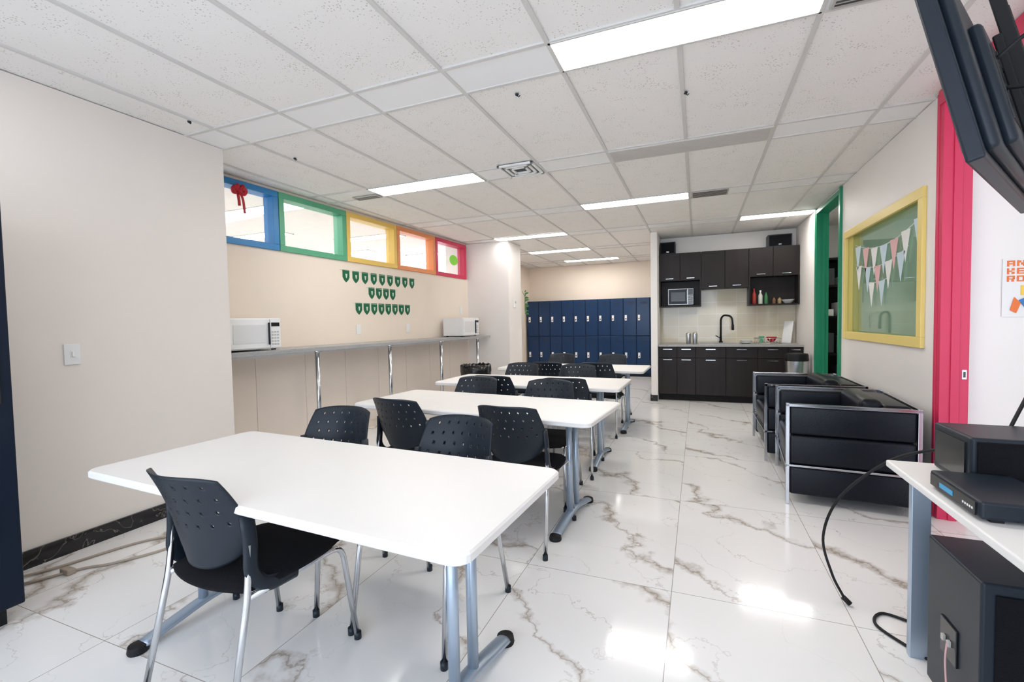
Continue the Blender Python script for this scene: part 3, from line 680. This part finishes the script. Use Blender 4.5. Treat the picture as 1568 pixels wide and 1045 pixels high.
# ---------------------------------------------------------------- side desk with equipment (right foreground)
g=grp('side_desk')
B('desk_top',(0.70,1.43,0.75,2.25,0.715,0.742),TABLE,g,0.006,3)
for y in (2.16,0.90):
    B('leg_front',(0.755,0.815,y,y+0.03,0.0,0.715),GREYMET,g,0.003)
    B('leg_rear',(1.34,1.40,y,y+0.03,0.0,0.715),GREYMET,g,0.003)
    B('rail',(0.815,1.34,y,y+0.03,0.66,0.715),GREYMET,g,0.002)
B('long_rail',(1.36,1.39,0.93,2.16,0.55,0.715),GREYMET,g)
g=grp('av_receiver')
B('chassis',(0.725,0.93,1.64,1.94,0.750,0.80),BLACKP,g,0.008,3)
B('front_panel',(0.721,0.725,1.66,1.925,0.755,0.792),DARK,g)
B('label',(0.7195,0.721,1.78,1.86,0.765,0.78),M('label_blue',(0.05,0.35,0.65),0.4),g)
B('leds',[(0.7195,0.721,1.67+0.012*k,1.675+0.012*k,0.768,0.774) for k in range(5)],PAPER,g)
B('feet',[(0.75,0.78,1.65,1.68,0.742,0.75),(0.75,0.78,1.88,1.91,0.742,0.75),(0.88,0.91,1.65,1.68,0.742,0.75),(0.88,0.91,1.88,1.91,0.742,0.75)],RUB,g)
g=grp('centre_speaker')
B('cabinet',(0.835,1.37,1.95,2.21,0.743,0.912),BLACKP,g,0.01,3)
B('grille',(0.85,1.355,1.943,1.95,0.755,0.90),FABRIC,g,0.002)
B('side_panel',(0.830,0.835,1.98,2.18,0.765,0.89),DARK,g)
g=grp('computer_mouse'); lathe('shell',[(0.03,0),(0.033,0.01),(0.028,0.026),(0.012,0.036)],BLACKP,g,(0.86,1.50,0.742)); T('cable',spline([(0.88,1.52,0.75),(0.95,1.6,0.748),(1.05,1.6,0.748),(1.15,1.7,0.748)]),0.003,RUB,g,6)
g=grp('subwoofer_speaker')
sx0,sx1,sy0,sy1=0.758,1.25,1.70,2.03
B('cabinet',(sx0,sx1,sy0,sy1,0.03,0.545),BLACKP,g,0.008,3)
B('feet',[(sx0+.02,sx0+.07,sy0+.02,sy0+.07,0,0.03),(sx1-.07,sx1-.02,sy0+.02,sy0+.07,0,0.03),(sx0+.02,sx0+.07,sy1-.07,sy1-.02,0,0.03),(sx1-.07,sx1-.02,sy1-.07,sy1-.02,0,0.03)],RUB,g)
B('terminal_plate',(sx0-.006,sx0,1.82,1.92,0.20,0.32),DARK,g,0.002)
B('terminals',[(sx0-.016,sx0-.006,1.845,1.858,0.25,0.27),(sx0-.016,sx0-.006,1.88,1.893,0.25,0.27)],GRILLE,g,0.002)
B('front_grille',(sx0+.03,sx1-.03,sy0-.007,sy0,0.06,0.515),FABRIC,g,0.003)
T('speaker_wire',spline([(sx0-.016,1.85,0.26),(0.735,1.84,0.20),(0.735,1.82,0.08),(0.72,1.76,0.006),(0.70,1.6,0.006)]),0.003,M('wire_pink',(0.6,0.35,0.35),0.4),g,6)

# ---------------------------------------------------------------- TV
d=Vector((0.517,0.856,0)).normalized(); f=Vector((-0.856,0.517,0))
u=(Vector((0,0,1))+f*0.227).normalized(); yv=u.cross(d).normalized()
o=Vector((0.578,1.40,1.67))
m4=Matrix(((d.x,yv.x,u.x,o.x),(d.y,yv.y,u.y,o.y),(d.z,yv.z,u.z,o.z),(0,0,0,1)))
g=grp('wall_mounted_tv',mat4=m4)
B('bezel',(0,0.94,-0.035,0,0,0.51),BLACKP,g,0.006,3)
B('screen',(0.02,0.92,0.0,0.002,0.03,0.495),DARK,g)
B('rear_shell',(0.03,0.91,-0.060,-0.03,0.02,0.485),BLACKP,g,0.014,3)
B('rear_bulge',(0.12,0.82,-0.085,-0.055,0.04,0.36),BLACKP,g,0.014,3)
B('connector_bay',(0.14,0.26,-0.088,-0.084,0.10,0.30),DARK,g)
B('vent_slots',[(0.30+0.03*k,0.315+0.03*k,-0.088,-0.084,0.29,0.34) for k in range(12)],DARK,g)
B('vesa_plate',(0.34,0.60,-0.105,-0.085,0.12,0.40),RUB,g,0.004)
B('mount_rails',[(0.36,0.395,-0.13,-0.10,0.06,0.56),(0.55,0.585,-0.13,-0.10,0.06,0.56)],RUB,g,0.004)
wallp=m4.inverted()@Vector((1.44,1.80,2.12))
T('mount_arm',[[(0.47,-0.12,0.32),(0.45,-0.30,0.32),tuple(wallp)]],0.02,RUB,g,10)
T('mount_arm_lower',[[(0.47,-0.12,0.24),(0.45,-0.30,0.24),(wallp[0],wallp[1],wallp[2]-0.08)]],0.014,RUB,g,10)
T('tv_cable',spline([(0.20,-0.085,0.28),(0.20,-0.16,0.30),(0.25,-0.17,0.20),(0.36,-0.20,0.16),(0.48,-0.2,0.26)]),0.005,RUB,g,6)
T('tv_cable',spline([(0.20,-0.085,0.20),(0.2,-0.15,0.16),(0.3,-0.18,0.12),(0.44,-0.18,0.2)]),0.005,RUB,g,6)
g=grp('hanging_cable'); T('cable',spline([(1.00,1.93,1.85),(1.20,2.10,1.62),(1.26,2.25,1.35),(1.17,2.3,1.08),(1.10,2.25,0.97),(1.05,2.23,0.86),(1.03,2.225,0.80)]),0.006,RUB,g,8)
g=grp('dangling_cable'); T('cable',spline([(0.96,2.225,0.80),(0.88,2.28,0.79),(0.75,2.38,0.70),(0.60,2.46,0.50),(0.54,2.48,0.30),(0.57,2.46,0.14),(0.62,2.46,0.03)]),0.006,RUB,g,8); 
T('plug',[(0.615,2.46,0.036),(0.64,2.455,0.012)],0.012,RUB,g,8)
g=grp('floor_cable'); T('cable',spline([(0.85,2.10,0.01),(0.78,2.2,0.008),(0.70,2.33,0.008),(0.75,2.43,0.008),(0.85,2.40,0.008),(0.98,2.36,0.008)]),0.006,RUB,g,8)

# ---------------------------------------------------------------- vending machine at far left edge
g=grp('vending_machine'); x1=-2.86
B('cabinet',(-3.45,x1-0.03,0.15,1.06,0.08,1.93),NAVYD,g,0.01,3)
B('door_frame',(x1-0.03,x1,0.15,1.06,0.08,1.92),NAVYD,g,0.008,3)
B('display_glass',(x1,x1+0.004,0.22,0.78,0.55,1.82),DARK,g)
B('selection_panel',(x1,x1+0.008,0.82,1.02,1.0,1.5),DARK,g,0.002)
B('keypad',[(x1+0.008,x1+0.012,0.86+0.04*c,0.885+0.04*c,1.2+0.04*r,1.225+0.04*r) for r in range(4) for c in range(3)],STEEL,g)
B('delivery_flap',(x1,x1+0.010,0.25,0.75,0.2,0.42),RUB,g,0.004)
B('coin_return',(x1,x1+0.012,0.86,0.98,0.40,0.50),RUB,g,0.004)
B('feet',[(-3.42,-3.34,0.2,0.28,0,0.08),(-3.42,-3.34,0.93,1.01,0,0.08),(-2.98,-2.90,0.2,0.28,0,0.08),(-2.98,-2.90,0.93,1.01,0,0.08)],RUB,g)
g=grp('power_cord'); T('cord',spline([(-3.40,1.15,0.012),(-3.3,1.35,0.010),(-3.2,1.7,0.008),(-3.05,1.85,0.008),(-2.95,1.72,0.008),(-3.05,1.5,0.008),(-3.15,1.40,0.008),(-3.25,1.2,0.01)]),0.007,CORD,g,8)
B('plug',(-3.22,-3.14,1.33,1.37,0.0,0.03),CORD,g,0.006)

# ---------------------------------------------------------------- world + portal
w=bpy.data.worlds.new('sky'); S.world=w; w.use_nodes=True
bg=w.node_tree.nodes['Background']; bg.inputs[0].default_value=(0.74,0.85,1.0,1); bg.inputs[1].default_value=5.0
pl=bpy.data.lights.new('window_portal','AREA'); pl.shape='RECTANGLE'; pl.size=4.6; pl.size_y=2.3; po=bpy.data.objects.new('window_portal',pl); COL.objects.link(po)
po.location=(-1.0,-2.18,1.4); po.rotation_euler=(math.radians(90),0,0)
try: pl.cycles.is_portal=True
except Exception as e: print(e)

# ---------------------------------------------------------------- camera
cam=bpy.data.cameras.new('camera'); co=bpy.data.objects.new('camera',cam); COL.objects.link(co)
cam.sensor_width=36; cam.sensor_fit='HORIZONTAL'; cam.lens=702/1568*36; cam.clip_start=0.02
Xc=Vector((0.9269,0.3747,-0.01881)).normalized(); Bk=Vector((0.3752,-0.9261,0.04006)).normalized()
Yc=Bk.cross(Xc).normalized(); Bk=Xc.cross(Yc)
co.matrix_world=Matrix(((Xc.x,Yc.x,Bk.x,0),(Xc.y,Yc.y,Bk.y,0),(Xc.z,Yc.z,Bk.z,1.32),(0,0,0,1)))
S.camera=co
